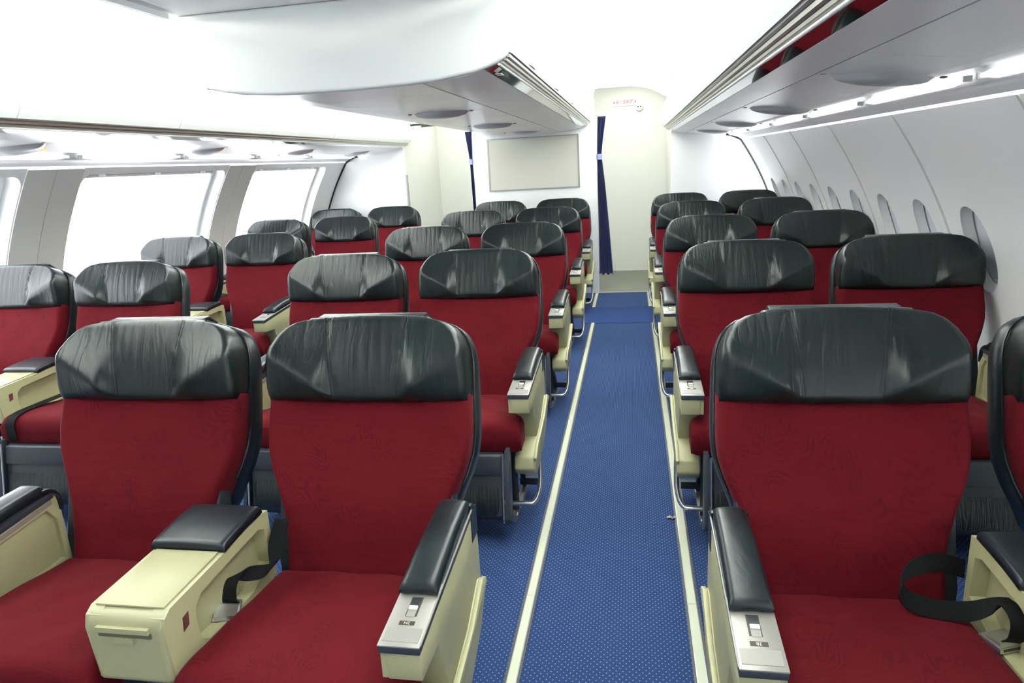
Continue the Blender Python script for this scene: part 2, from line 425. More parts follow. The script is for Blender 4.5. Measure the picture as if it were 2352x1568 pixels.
# ceilings
cp = [(.66, 2.10), (.70, 2.22), (.82, 2.31), (1.0, 2.34), (1.25, 2.335), (1.5, 2.29), (1.72, 2.21)]
for s, nm in ((1, 'right'), (-1, 'left')):
    sp = spline(cp, 6)
    bm = bmesh.new(); sheet(bm, [[(CL+s*o_, y, z) for o_, z in sp] for y in (Y0, YP)])
    bmesh.ops.solidify(bm, geom=bm.faces[:], thickness=-.01)
    tag(fin('ceiling', bm, ceil_m), 'white curved aisle ceiling on the %s side' % ('oval-window' if s > 0 else 'large-window'), kind='structure')
o = bbox('ceiling', CL-.66, CL+.66, Y0, YP, 2.105, 2.135, ceil_m, r=.004); tag(o, 'flat white ceiling panel along the cabin centre', kind='structure')
for s in (-1, 1):
    o = bbox('trim_%d' % (4+s), CL+s*.66-.012, CL+s*.66+.012, Y0, 2.55, 2.085, 2.112, white, r=.004); tag(o, 'slim white edge moulding of the centre ceiling panel', kind='structure')
o = bbox('ceiling', -2.75, .62, YP+.03, YB+.05, 2.40, 2.45, ceil_m, r=0); tag(o, 'white ceiling of the passage behind the partition', kind='structure')
# ends
o = bbox('wall_back', -3.0, .9, YB, YB+.06, 0, 2.45, creamw, r=0); tag(o, 'plain cream wall closing the passage behind the partition', kind='structure')
o = bbox('wall_front', -3.7, 1.6, Y0-.06, Y0, 0, 2.5, white, r=0); tag(o, 'white bulkhead behind the viewer', kind='structure')
# dividers either side
def divider(side, edge_o, nm, label):
    zz = list(np.linspace(0, ZTOP, 30)); pts = [(CL+side*wo(z), z) for z in zz]+[(CL+side*2.11, 1.655), (CL+side*2.02, 1.672), (CL+side*1.95, 1.70), (CL+side*1.95, 2.34), (CL+side*edge_o, 2.34), (CL+side*edge_o, 0)]
    o = oprism(nm, pts, YP, YP+.05, white, axis='y', r=.004); tag(o, label, kind='structure')
    g = [(CL+side*(wo(z)-.004), YP-.006, z) for z in np.linspace(.05, ZTOP, 26)]+[(CL+side*2.15, YP-.006, 1.635), (CL+side*2.10, YP-.006, 1.657), (CL+side*2.05, YP-.006, 1.668)]
    otube('gasket', g, .011, gasket, o, n=8)
    return o
dr = divider(1, 1.486, 'wall_divider_right', 'white class divider next to the oval windows with dark curved gasket')
dl = divider(-1, 1.50, 'wall_divider_left', 'white class divider next to the large windows with dark curved gasket')
bbox('edge_trim', CL-1.5-.002, CL-1.5+.012, YP-.004, YP+.054, .05, 1.43, framem, dl, r=.002)
# side returns of the passages
for s, e, nm in ((1, 1.486, 'wall_passage_right'), (-1, 1.50, 'wall_passage_left')):
    o = bbox(nm, CL+s*(e+.04)-.02, CL+s*(e+.04)+.02, YP+.05, YB, 0, 2.42, creamw, r=0); tag(o, 'cream side wall of the passage behind the %s divider' % ('oval-window' if s > 0 else 'large-window'), kind='structure')
# centre partition
pt = oprism('wall_partition', [(CL-.69, 0), (CL+.688, 0), (CL+.688, 1.80), (CL+.66, 2.36), (CL-.66, 2.36), (CL-.69, 1.80)], YP, YP+.06, white, axis='y', r=.006)
tag(pt, 'white centre partition carrying the beige screen', kind='structure')
sc = tag(empty('wall_screen', (CL-.009, YP, 1.48)), 'large beige glossy projection screen in a thin grey frame on the white partition', 'screen')
bbox('screen', -.498, .498, -.012, -.002, -.272, .274, screenm, sc, r=.002)
for nm, a in (('frame_rail', (-.512, .512, -.016, -.001, .272, .284)), ('frame_rail', (-.512, .512, -.016, -.001, -.284, -.270)), ('frame_stile', (-.512, -.496, -.016, -.001, -.272, .274)), ('frame_stile', (.496, .512, -.016, -.001, -.272, .274))):
    bbox(nm, *a, framem, sc, r=.002)
# header fairing with dark shadow strip over the passage on the large-window side
hd = tag(empty('header_fairing', (-2.38, 8.05, 1.96)), 'white fairing with dark shadow strip and small lamp over the passage by the large windows', 'fairing')
oprism('cover', [(-.18, .02), (.16, .03), (.185, .05), (.17, .42), (-.18, .42)], -.20, .12, white, hd, axis='y', r=.008)
oprism('shadow_strip', [(-.175, .0), (.13, .005), (.15, .022), (-.175, .022)], -.18, .10, gasket, hd, axis='y', r=.002)  # dark slab colours in the shade of the gap under the cover
bbox('lamp', -.11, .03, -.19, -.15, -.025, .004, seamg, hd, r=.004); bbox('lens', -.10, -.05, -.194, -.188, -.018, -.004, mat('lamp_lens', (1, 1, 1), .3, emit=(1, 1, .95), es=2), hd, r=.001)
# curved edge moulding of the ceiling arch over the passage on the oval-window side
o = otube('trim_6', spline([(.03, 7.98, 2.232), (.15, 7.98, 2.213), (.27, 7.98, 2.169), (.40, 7.98, 2.095)], 6), .006, seamg, n=6); tag(o, 'thin grey curved joint of the passage ceiling arch', kind='structure')
o = oprism('ceiling', [(.02, 2.235), (.15, 2.216), (.27, 2.172), (.415, 2.10), (.415, 2.40), (-.40, 2.40), (-.40, 2.235)], 7.985, 8.02, ceil_m, axis='y', r=0); tag(o, 'white arched header over the passage by the oval windows', kind='structure')
# exit sign
ex = tag(empty('exit_sign', (-.067, YB-.001, 2.17)), 'white exit sign with red lettering and arrows on the back wall', 'exit sign')
bbox('sign_plate', -.15, .15, -.012, 0, -.045, .045, signw, ex, r=.003)
RX = Matrix.Rotation(math.pi/2, 4, 'X')
text_mesh('lettering', 'EXIT', .058, red_exit, ex, Matrix.Translation((.045, -.0128, 0)) @ RX)
bm = bmesh.new()
for s, x in ((-1, -.135), (1, .13)):
    prism(bm, [(x+s*.012, 0), (x-s*.006, .012), (x-s*.006, -.012)], -.014, -.0122, 'y')
for x in (-.095, -.045):
    for d in ((-.018, .018, .014, .017), (-.018, .018, -.017, -.014), (-.018, -.015, -.014, .014), (.015, .018, -.014, .014)):
        box(bm, x+d[0], x+d[1], -.014, -.0122, d[2], d[3])
box(bm, -.100, -.090, -.014, -.0122, -.008, .008); fin('arrows', bm, red_exit, ex, smooth=0)
cmr = tag(empty('speaker_dome', (.115, YB-.001, 2.10)), 'small white round fitting with two dark dots below the exit sign', 'wall fitting')
bm = bmesh.new(); bmesh.ops.create_uvsphere(bm, u_segments=20, v_segments=12, radius=.05)
for v in bm.verts: v.co.y *= .6; v.co.y -= .02
fin('body', bm, white, cmr)
for x in (-.016, .016):
    bm = bmesh.new(); bmesh.ops.create_uvsphere(bm, u_segments=10, v_segments=8, radius=.009)
    for v in bm.verts: v.co.x += x; v.co.y -= .047
    fin('eye', bm, gasket, cmr)

# ------------------------------------------------------------------ floor light strips and ribbed mat
for k, (x, y0, y1, nm) in enumerate(((-.365, Y0+.1, 6.27, 'front'), (.19, Y0+.1, 6.27, 'front'), (-.395, 6.97, YP-.02, 'rear'), (.182, 6.97, YP-.02, 'rear'))):
    t = tag(empty('floor_light_strip', (x, (y0+y1)/2, 0)), '%s pale luminous floor strip along the %s' % ('long' if nm == 'front' else 'short', 'middle seat block' if x < 0 else 'oval-window seat block'), 'floor strip', 'luminous aisle strips')
    h = (y1-y0)/2
    bbox('edge_channel', -.0235, .0235, -h, h, -.002, .0045, stripd, t, r=.001, seg=1); bbox('edge_rail', -.0155, .0155, -h, h, -.002, .0052, alu, t, r=.001, seg=1)
    n = max(1, int(round(2*h/1.1)))
    for i in range(n): bbox('insert', -.0125, .0125, -h+2*h*i/n+.0008, -h+2*h*(i+1)/n-.0008, 0, .0068, strip_m, t, r=.001, seg=1)
bm = bmesh.new()
fr = [[(x, y, z+.001*math.sin(x*37+y*11)) for x in np.linspace(-.472, .248, 26)] for y, z in ((6.255+.0, .001), (6.262, .007), (6.6, .009), (6.95, .007), (6.962, .001))]
for i, x in enumerate(np.linspace(-.472, .248, 26)):
    for r in (0, 1): fr[r][i] = (fr[r][i][0], fr[r][i][1]+.010*math.sin(x*23)+.006*math.sin(x*61), fr[r][i][2])
bk = [[(p[0], p[1], 0) for p in r] for r in fr]
solid_sheet(bm, fr, bk); tag(fin('aisle_mat', bm, matm), 'ribbed blue mat lying across the aisle before the partition', 'mat')
bm = bmesh.new(); sheet(bm, [[(.0+i*.012, j*.01, .003+.006*((i*j+i) % 2)) for i in range(4)] for j in range(3)]); bmesh.ops.solidify(bm, geom=bm.faces[:], thickness=.0008)
tag(fin('paper_scrap', bm, paper, loc=(.135, 2.66, .001)), 'tiny torn paper scrap on the blue aisle carpet', 'paper scrap')

# ------------------------------------------------------------------ overhead bins
def half_disc(w, h, d, n=18):
    bm = bmesh.new(); rows = []
    for j in range(6):
        t = j/5*math.pi/2; rr = math.cos(t)
        rows.append([(-d*math.sin(t), math.cos(a)*w*rr, math.sin(a)*h*rr) for a in np.linspace(0, math.pi, n)])
    sheet(bm, rows); bm.faces.new([v for v in bm.verts if abs(v.co.z) < 1e-6][:0] or [bm.verts.new((0, -w, -.0)), bm.verts.new((0, w, 0)), bm.verts.new((-d*.9, w*.5, 0)), bm.verts.new((-d*.9, -w*.5, 0))])
    return bm
def swept(bm, sec, y0, y1, side, thick=None):
    fr = [[(CL+side*o_, y, z) for o_, z in sec] for y in (y0, y1)]
    if thick is None: sheet(bm, fr)
    else:
        bk = []
        for y in (y0, y1):
            r = []
            for i, (o_, z) in enumerate(sec):
                a = sec[max(i-1, 0)]; b = sec[min(i+1, len(sec)-1)]; dx, dz = b[0]-a[0], b[1]-a[1]; l = math.hypot(dx, dz)
                r.append((CL+side*(o_-dz/l*thick), y, z+dx/l*thick))
            bk.append(r)
        solid_sheet(bm, fr, bk)
def dome(parent, x, y, z, tilt=0., w=.17, l=.115, side=1):
    d = bmesh.new(); rows = []
    for j in range(9):
        t = j/8; r = []
        for i in range(29):
            a = 2*math.pi*i/28
            cx = math.copysign(abs(math.cos(a))**1.0, math.cos(a)); sy = math.sin(a)
            lx = cx*w*(1-t); ly = sy*l*(1-t)*(1-.55*cx*cx)
            r.append((x+lx, y+ly, z+tilt*lx-.030*(1-(1-t)**2)**.5*1.0 if t > 0 else z+tilt*lx))
        rows.append(r)
    sheet(d, rows); o = fin('light_dome', d, domem, parent, smooth=60)
    bm = bmesh.new()
    for i in range(9):
        t = -.5+i/8; px, py = x+t*w*.75+.03, y+l*.78*(1-.6*t*t)
        box(bm, px-.0035, px+.0035, py-.003, py+.003, z+tilt*(px-x)-.018, z+tilt*(px-x)-.0125)
    fin('reading_lights', bm, amber, o, smooth=0)
    bm = bmesh.new()
    for px in (x-w*1.12, x+w*1.12):
        bmesh.ops.create_uvsphere(bm, u_segments=10, v_segments=6, radius=.012, matrix=Matrix.Translation((px, y-.02, z+tilt*(px-x))) @ Matrix.Diagonal((1, 1, .35, 1)))
    fin('air_nozzle', bm, framem, o)

DOOR = [(1.418, 1.786), (1.392, 1.83), (1.385, 1.88), (1.395, 1.94), (1.43, 2.02), (1.50, 2.11), (1.60, 2.19), (1.70, 2.235)]
def side_bin(side, latches, domes, yend, label):
    root = tag(empty('overhead_bin', (0, 0, 0)), label, 'overhead bin')
    bm = bmesh.new(); prism(bm, [(CL+side*o_, z) for o_, z in [(1.43, 1.795), (1.47, 1.76), (1.52, 1.735), (1.66, 1.718), (1.945, 1.690), (2.02, 1.73), (2.02, 2.10), (1.72, 2.225), (1.62, 2.18), (1.52, 2.10), (1.45, 2.02), (1.415, 1.94), (1.405, 1.86)]], Y0+.01, yend, 'y')
    fin('bin_body', bm, binw, root)
    sec = spline(DOOR, 5)
    ys = [Y0+.02]+[l+.522 for l in ([latches[0]-1.04*k for k in (4, 3, 2, 1)]+list(latches)) if l+.522 > Y0+.1 and l+.522 < yend-.2]+[yend]
    for a, b in zip(ys, ys[1:]):
        bm = bmesh.new(); swept(bm, sec, a+.002, b-.002, side, .016); fin('bin_door', bm, binw, root)
    for l in latches:
        bm = half_disc(.10, .066, .008)
        for v in bm.verts: v.co = Vector((side*(v.co.x+1.401-.012*v.co.z/.06), v.co.y+l, v.co.z+1.795))
        for v in bm.verts: v.co.x += CL
        fin('latch', bm, binw, root)
    # silver rail in three ridges, bright bead, mirror strip
    for a, b in (((1.414, 1.784), (1.424, 1.770)), ((1.426, 1.769), (1.438, 1.757)), ((1.440, 1.756), (1.452, 1.747))):
        mx_, mz_ = (a[0]+b[0])/2-.003, (a[1]+b[1])/2-.003
        bm = bmesh.new(); swept(bm, [a, (mx_, mz_), b], Y0+.02, yend-.01, side, .010); fin('handrail', bm, silver, root)
    otube('rail_bead', [(CL+side*1.457, Y0+.02, 1.7435), (CL+side*1.457, yend-.01, 1.7435)], .0058, railw, root, n=8)
    bm = bmesh.new(); swept(bm, [(1.462, 1.7385), (1.505, 1.7275)], Y0+.02, yend-.02, side, .006); fin('mirror_strip', bm, mirror, root)
    ys = list(np.arange(Y0+.02, yend-.05, 1.04))+[yend-.02]
    for a, b in zip(ys, ys[1:]):
        bm = bmesh.new(); swept(bm, [(1.507, 1.7265), (1.56, 1.7155), (1.626, 1.7062)], a+.001, b-.001, side, .006); fin('underside_panel', bm, under, root)
        bm = bmesh.new(); swept(bm, [(1.636, 1.7075), (1.78, 1.693), (1.936, 1.677)], a+.001, b-.001, side, .008); fin('service_panel', bm, under, root)
    bm = bmesh.new(); swept(bm, [(1.6275, 1.7105), (1.6345, 1.7100)], Y0+.02, yend-.02, side, .004); fin('panel_joint', bm, seamg, root)
    bm = bmesh.new(); swept(bm, [(1.937, 1.6815), (1.944, 1.6810)], Y0+.02, yend-.02, side, .004); fin('panel_joint', bm, seamg, root)
    for d in domes:
        dome(root, CL+side*1.83, d, 1.689, -.102*side, .155, .12, side)
    # cove wedge outside the service panels
    bm = bmesh.new(); swept(bm, [(1.942, 1.679), (1.99, 1.683), (2.045, 1.684)], Y0+.02, yend-.01, side, .006); fin('cove_wedge', bm, binw, root)
    return root
bin_r = side_bin(1, [.96, 2.0, 3.06, 4.1, 5.15, 6.2, 7.25], [.98, 2.43, 3.95, 5.5, 7.0], YP-.01, 'long white overhead bin row above the oval windows')
bin_l = side_bin(-1, [.97, 2.03, 3.08, 4.1, 5.15, 6.2, 7.24], [1.4, 2.95, 4.47, 5.85, 7.2], YP-.01, 'long white overhead bin row above the large windows')

# centre bin
root = tag(empty('overhead_bin', (0, 0, 0)), 'white centre overhead bin block hanging over the middle seats', 'overhead bin')
YC = 2.6
half = [(0, 1.79), (.25, 1.794), (.36, 1.800), (.50, 1.818), (.548, 1.832), (.588, 1.846), (.612, 1.858), (.630, 1.874), (.648, 1.92), (.668, 1.99), (.665, 2.06), (.655, 2.105)]
sec = [(CL-o_, z) for o_, z in half[::-1]]+[(CL+o_, z) for o_, z in half[1:]]
oprism('end_cap', sec, YC, YC+.03, binw, root, axis='y', r=.012, seg=3)
core = [(CL+(x-CL)*.985, z+.012 if z < 2.0 else z) for x, z in sec]
bm = bmesh.new(); prism(bm, core, YC+.02, YP-.005, 'y'); fin('bin_body', bm, binw, root)
cl_lat = [3.12, 4.14, 5.34-.14, 6.24, 7.2]
for s in (-1, 1):
    ds = spline([(.634, 1.876), (.652, 1.92), (.668, 1.99), (.667, 2.05), (.657, 2.10)], 4)
    ys = [YC+.032]+[l+.52 for l in cl_lat[:-1]]+[YP-.006]
    for a, b in zip(ys, ys[1:]):
        bm = bmesh.new(); swept(bm, [(q[0]+.006, q[1]) for q in ds], a+.002, b-.002, s, .012); fin('bin_door', bm, binw, root)
    for l in cl_lat:
        bm = half_disc(.10, .064, .008)
        for v in bm.verts: v.co = Vector((CL+s*(.644-v.co.x+.02*v.co.z/.06), v.co.y+l, v.co.z+1.885))
        fin('latch', bm, binw, root)
    for a, b in (((.632, 1.873), (.622, 1.863)), ((.620, 1.861), (.608, 1.853)), ((.606, 1.852), (.594, 1.846))):
        bm = bmesh.new(); swept(bm, [a, ((a[0]+b[0])/2+.002, (a[1]+b[1])/2-.003), b], YC+.028, YP-.01, s, -.008); fin('handrail', bm, silver, root)
    otube('rail_bead', [(CL+s*.589, YC+.028, 1.8435), (CL+s*.589, YP-.01, 1.8435)], .0055, railw, root, n=8)
    bm = bmesh.new(); swept(bm, [(.584, 1.842), (.536, 1.828)], YC+.028, YP-.02, s, -.006); fin('mirror_strip', bm, mirror, root)
    ys = list(np.arange(YC+.03, YP-.2, 1.04))+[YP-.02]
    for a, b in zip(ys, ys[1:]):
        bm = bmesh.new(); swept(bm, [(.533, 1.827), (.45, 1.808), (.302, 1.7955)], a+.001, b-.001, s, -.006); fin('underside_panel', bm, under, root)
for a, b in zip(ys, ys[1:]):
    for f0, f1 in ((0, .33), (.33, .66), (.66, 1)):
        bm = bmesh.new(); swept(bm, [(.297, 1.794), (.15, 1.790), (0, 1.789), (-.15, 1.790), (-.297, 1.794)], a+(b-a)*f0+.001, a+(b-a)*f1-.001, 1, -.006); fin('service_panel', bm, under, root)
for s in (-1, 1):
    bm = bmesh.new(); swept(bm, [(.303, 1.800), (.296, 1.7995)], YC+.032, YP-.02, s, -.004); fin('panel_joint', bm, seamg, root)
for d in (3.97, 5.49, 7.05): dome(root, CL, d, 1.7885, 0, .16, .13)
bbox('sticker', CL+.548, CL+.572, YC+.16, YC+.22, 1.8255, 1.8275, signw, root, r=0)
bbox('sticker_mark', CL+.554, CL+.562, YC+.175, YC+.19, 1.825, 1.8257, lblbg, root, r=0)

# light tubes above the side walls
def wall_lights(side, seams, lab):
    nth = ['first', 'second', 'third', 'fourth', 'fifth', 'sixth', 'seventh', 'eighth']
    for k, (a, b) in enumerate(list(zip(seams, seams[1:]))[::-1]):
        a2, b2 = a+.045, min(b-.045, YP-.05)
        if b2 < 1.6 or b2-a2 < .2: continue
        t = tag(empty('cove_light', (CL+side*2.083, (a2+b2)/2, 1.664)), 'bright light tube in cove above the %s, %s from the class divider' % (lab, nth[k]), 'light', 'cove tubes above the '+lab)
        h = (b2-a2)/2
        otube('tube', [(0, -h, 0), (0, -h+.10, 0), (0, h-.10, 0), (0, h, 0)], [.005, .017, .017, .005], tube_m, t, n=10)
        bbox('end_cap', -.012, .012, -h-.006, -h+.002, -.009, .009, jointm, t, r=.002); bbox('end_cap', -.012, .012, h-.002, h+.006, -.009, .009, jointm, t, r=.002)
        t = tag(empty('slit_light', (CL+side*2.203, (a2+b2)/2, 1.612)), 'thin glowing light slit along the %s, %s from the class divider' % (lab, nth[k]), 'light', 'light slits above the '+lab)
        h -= .07
        bm = bmesh.new(); rows = []
        for j in range(13):
            u = -1+2*j/12; wdt = .011*math.sqrt(max(0, 1-abs(u)**3))+.0008
            rows.append([(-side*(.004+wdt*.6), u*h, .004+wdt*.5), (side*wdt*.3, u*h, .004-wdt*.6)])
        sheet(bm, rows); bmesh.ops.solidify(bm, geom=bm.faces[:], thickness=.003); fin('diffuser', bm, slit_m, t)
seams = SEAM_R+[YP]
wall_lights(1, seams, 'oval-window panels')
wall_lights(-1, [-1.6, -.4, .6, 1.585, 2.585, 3.585, 4.585, 5.585, 6.6, YP], 'large windows')
for side, nm in ((1, 'trim_7'), (-1, 'trim_8')):
    bm = bmesh.new(); swept(bm, spline([(2.198, 1.622), (2.16, 1.642), (2.115, 1.656), (2.10, 1.70), (2.03, 1.71)], 4), Y0+.02, YP-.008, side, .006)
    tag(fin(nm, bm, white), 'pale cove panel between wall and overhead bin', kind='structure')

# ------------------------------------------------------------------ curtains
def curtain(x0, x1, xt, wt, xb0, xb1, ztop, ztie, zbot, y, label):
    root = tag(empty('curtain', (xt, y, zbot)), label, 'curtain')
    bm = bmesh.new(); rows = []
    zs = np.linspace(ztop, zbot, 46)
    for z in zs:
        if z > ztie:
            t = ((z-ztie)/(ztop-ztie))**1.15; a, b = xt-wt/2+(x0-xt+wt/2)*t, xt+wt/2+(x1-xt-wt/2)*t
        else:
            t = ((ztie-z)/(ztie-zbot))**.75; a, b = xt-wt/2+(xb0-xt+wt/2)*t, xt+wt/2+(xb1-xt-wt/2)*t
        pin = min(1, abs(z-ztie)/.25)
        r = []
        for i in range(73):
            u = i/72; w_ = .012+.018*pin
            r.append((a+(b-a)*u-xt, w_*math.sin(u*2*math.pi*8+.5*math.sin(z*3))+.004*math.sin(u*40+z*9), z-zbot+(.012*math.sin(u*17) if z == zs[-1] else 0)))
        rows.append(r)
    sheet(bm, rows); bmesh.ops.solidify(bm, geom=bm.faces[:], thickness=.002); fin('cloth', bm, curt, root, smooth=60)
    bm = bmesh.new(); n = 24
    rw = [[((wt/2+.010)*math.cos(a), .028*math.sin(a), ztie-zbot+dz) for a in np.linspace(0, 2*math.pi, n, endpoint=False)] for dz in (-.03, -.028, .028, .03)]
    sheet(bm, rw, True); fin('tie_band', bm, curt_t, root, smooth=60)
    return root
curtain(-.352, -.262, -.343, .046, -.368, -.212, 1.935, 1.51, .20, YP+.10, 'tied navy curtain hanging beside the screen partition on the oval-window side')
curtain(-1.845, -1.765, -1.795, .030, -1.795, -1.755, 1.865, 1.535, .20, YP+.10, 'tied navy curtain hanging beside the screen partition on the large-window side')
for x0, x1, nm in ((-.385, -.245, 'oval-window'), (-1.865, -1.745, 'large-window')):
    t = otube('curtain_rail', [(x0, YP+.10, 1.955 if x0 > -1 else 1.885), (x1, YP+.10, 1.955 if x0 > -1 else 1.885)], .006, white, n=8)
    tag(t, 'short white curtain rail beside the screen partition on the %s side' % nm, 'curtain rail')

# ------------------------------------------------------------------ seats
REC = math.atan(.38); SA, CA = math.sin(REC), math.cos(REC)
YCR, ZCR = .458, .45
def bk(x, z, n):             # z: height on the back plane, n: distance behind it
    s = (z-ZCR)/CA; return (x, YCR+s*SA+n*CA, ZCR+s*CA-n*SA)
HWZ = [.40, .44, .50, .56, .62, .66, .70, .75, .80, .85, .90]; HW = [.210, .213, .217, .225, .239, .253, .271, .286, .291, .290, .288]
HHZ = [.86, .88, .92, .98, 1.02, 1.05, 1.07, 1.085, 1.093]; HH = [.276, .284, .288, .284, .276, .262, .244, .215, .175]
def f_back(u, v, n):
    z = .405+(.90-.405)*(v+1)/2; hw = float(np.interp(z, HWZ, HW))
    cr = .008*math.cos(u*math.pi/2)*(1 if v > 0 else .3)
    lum = -.016*math.exp(-((z-.60)/.10)**2)*(1-u*u)**.5 - .010*abs(u)**3*(1 if z > .6 else .5)
    wrk = .0022*math.sin(23*z+5*u)*math.sin(7*u+2)*(1-abs(v)**6)
    return bk(u*hw, z-(.010*(1-u*u) if v > .9 else 0), n+.004+(lum+wrk if n < .05 else 0))
f_back.size = (.28, .245)
def f_head(u, v, n):
    t = (v+1)/2; z = .882+(1.098-.882)*t
    hw = float(np.interp(z, HHZ, HH)); x = u*hw
    zz = z+.006*(1-u*u)*t-.004*(1-u*u)*(1-t)
    a = abs(x)
    wing = min(1, max(0, (a-.085)/.06)); wing = wing*wing*(3-2*wing)
    prof = math.sin(min(1, max(0, t))*math.pi)**.8
    zr = .06+.50*min(1, max(0, (a-.10)/.18))
    g = ((1-t)/(1-zr))**1.25 if t > zr else (t/zr)**.9
    k = .10; g = g if abs(t-zr) > k else g-(1-abs(t-zr)/k)**2*.07
    bulge = -.040*wing*g-.012*prof*(1-wing)
    groove = .0035*math.exp(-((a-(.083+.035*t))/.0028)**2)
    pleat = .0012*math.sin(a*210+4*z)*(1-wing)*prof
    return bk(x, zz, n-.016+((bulge+groove+pleat) if n < .05 else 0))
f_head.size = (.28, .108)
def f_shell(u, v, n):
    z = .36+(1.094-.36)*(v+1)/2
    hw = float(np.interp(z, HWZ+HHZ[3:], HW+HH[3:]))+(.007 if z > .6 else .0)
    return bk(u*hw, z+.010*(1-u*u)*(1 if v > .8 else 0), .062+n*(1-.25*max(0, v))+0)
f_shell.size = (.28, .36)
def cush_hw(y, u): return .242 if u < 0 else .282-.042*min(1, max(0, (y-.09)/.07))
def f_cush(u, v, n):
    y = -.005+.49*(v+1)/2; hw = cush_hw(y, u)
    top = .505-.055*((y)/.48)**1.0+.012*(1-u*u)*math.sin(min(1, (y+.02)/.5)*math.pi)
    fr = max(0, 1-(y+.005)/.10); top -= .020*fr**2
    return (u*hw, y+.006*(1-u*u)*(-1 if v < 0 else 0)*1, top-n-(.0015*math.sin(31*y+9*u) if n < .04 else 0))
f_cush.size = (.26, .245)

def arm_parts(P, number=None):
    """aisle-side armrest on +x, part > sub-parts"""
    xi, xo = .237, .319
    bm = bmesh.new(); prism(bm, [(0, .536), (.0, .598), (.13, .611), (.46, .640), (.49, .640), (.50, .55), (.50, .37), (.17, .37), (.12, .50), (.115, .530)], xi+.012, xo)
    bmesh.ops.recalc_face_normals(bm, faces=bm.faces[:]); bev(bm, .004)
    arm = fin('armrest', bm, cream, P)
    # inner face with a recessed field, seen from the seat
    outer = [(.004, .537), (.004, .596), (.13, .608), (.28, .621), (.455, .636), (.485, .59), (.485, .42), (.16, .42), (.13, .50)]
    inner = [(.10, .555), (.11, .575), (.16, .588), (.28, .600), (.44, .613), (.465, .575), (.465, .45), (.19, .45), (.16, .50)]
    bm = bmesh.new(); holed(bm, outer, inner, xi, xi+.014); bev(bm, .002, 1, 50); fin('inner_frame', bm, cream, arm)
    oprism('taupe_strip', [(.14, .606), (.46, .636), (.46, .622), (.14, .592)], xi-.002, xi+.004, taupe, arm, r=.001, seg=1)
    oprism('trim_band', [(-.004, .597), (-.004, .613), (.13, .626), (.45, .654), (.47, .654), (.47, .638), (.13, .610)], xi-.001, xo+.001, trim_m, arm, r=.0025)
    oprism('control_plate', [(-.005, .6125), (-.0055, .6165), (.13, .6295), (.17, .6365), (.17, .632), (.13, .625)], xi-.0015, xo+.0015, plate_m, arm, r=.0015)
    oprism('side_bead', [(.0, .614), (.13, .627), (.45, .655), (.45, .6585), (.13, .6305), (.0, .6175)], xo-.001, xo+.003, plate_m, arm, r=.001, seg=1)
    def onplate(x0, x1, y0, y1, h, nm, m):
        zz = lambda y: .6168+y*.1
        return oprism(nm, [(y0, zz(y0)-.001), (y1, zz(y1)-.001), (y1, zz(y1)+h), (y0, zz(y0)+h)], x0, x1, m, arm, r=min(.0008, h*.3), seg=1)
    xm = (xi+xo)/2
    onplate(xm-.011, xm+.013, .074, .128, .0006, 'switch_slot', lblbg)
    onplate(xm-.009, xm+.009, .072, .090, .0010, 'switch_cap', plate_m)
    onplate(xm-.009, xm+.009, .091, .101, .0040, 'recline_button', btnw)
    onplate(xm-.009, xm+.009, .104, .126, .0008, 'slide', dkplast)
    onplate(xm-.017, xm+.015, .050, .061, .0007, 'number_plate', lblbg)
    onplate(xm-.036, xm+.036, .006, .042, .0012, 'ashtray_lid', plate_m)
    if number:
        sl = math.atan(.1)
        text_mesh('number_text', number, .011, lbltx, arm, Matrix.Translation((xm-.001, .0555, .6168+.0055+.0012)) @ Matrix.Rotation(sl, 4, 'X') @ Matrix.Rotation(math.pi, 4, 'Z'), .0001)
    # pad
    def f_pad(u, v, n):
        y = .132+(.455-.132)*(v+1)/2; t = (y-.132)/.323
        zb = .632+.028*t+.008*math.sin(t*math.pi)
        return (xm+u*(.042-.004*t), y, zb+.024+.004*(1-u*u)-n)
    f_pad.size = (.041, .16)
    fin('arm_pad', pillow(f_pad, .03, .014, 14, 22), lea_smooth, arm, smooth=60)
    def f_hood(u, v, n):
        a = (v+1)/2*math.pi*.62
        return (xm+u*.042, .440+.055*math.sin(a), .622+.052*math.cos(a)-n*.2-(.01 if n > .01 else 0))
    f_hood.size = (.041, .05)
    fin('arm_hood', pillow(f_hood, .02, .008, 12, 12), lea_smooth, arm, smooth=60)
    bm = bmesh.new(); box(bm, xi+.02, xo+.0015, .438, .496, .572, .648); bev(bm, .006); fin('hood_side', bm, lea_smooth, arm)
    # flared skirt
    sk = oprism('side_skirt', [(.455, .455), (.490, .44), (.500, .40), (.43, .335), (.30, .275), (.15, .250), (.05, .252), (.022, .285), (.035, .335), (.10, .365), (.20, .375), (.33, .40)], xi+.005, xo+.012, cream, P, r=.010, seg=3)
    oprism('skirt_lip', [(.455, .458), (.492, .442), (.498, .425), (.33, .385), (.20, .358), (.10, .348), (.03, .318), (.024, .336), (.09, .372), (.20, .383), (.33, .405)], xo+.004, xo+.017, cream, sk, r=.003)
    # luggage bar
    otube('luggage_bar', spline([(.318, .225, .30), (.322, .215, .22), (.320, .185, .13), (.300, .155, .078), (.255, .145, .070), (.05, .145, .070), (-.20, .145, .070)], 6), .011, alu, P, n=10)
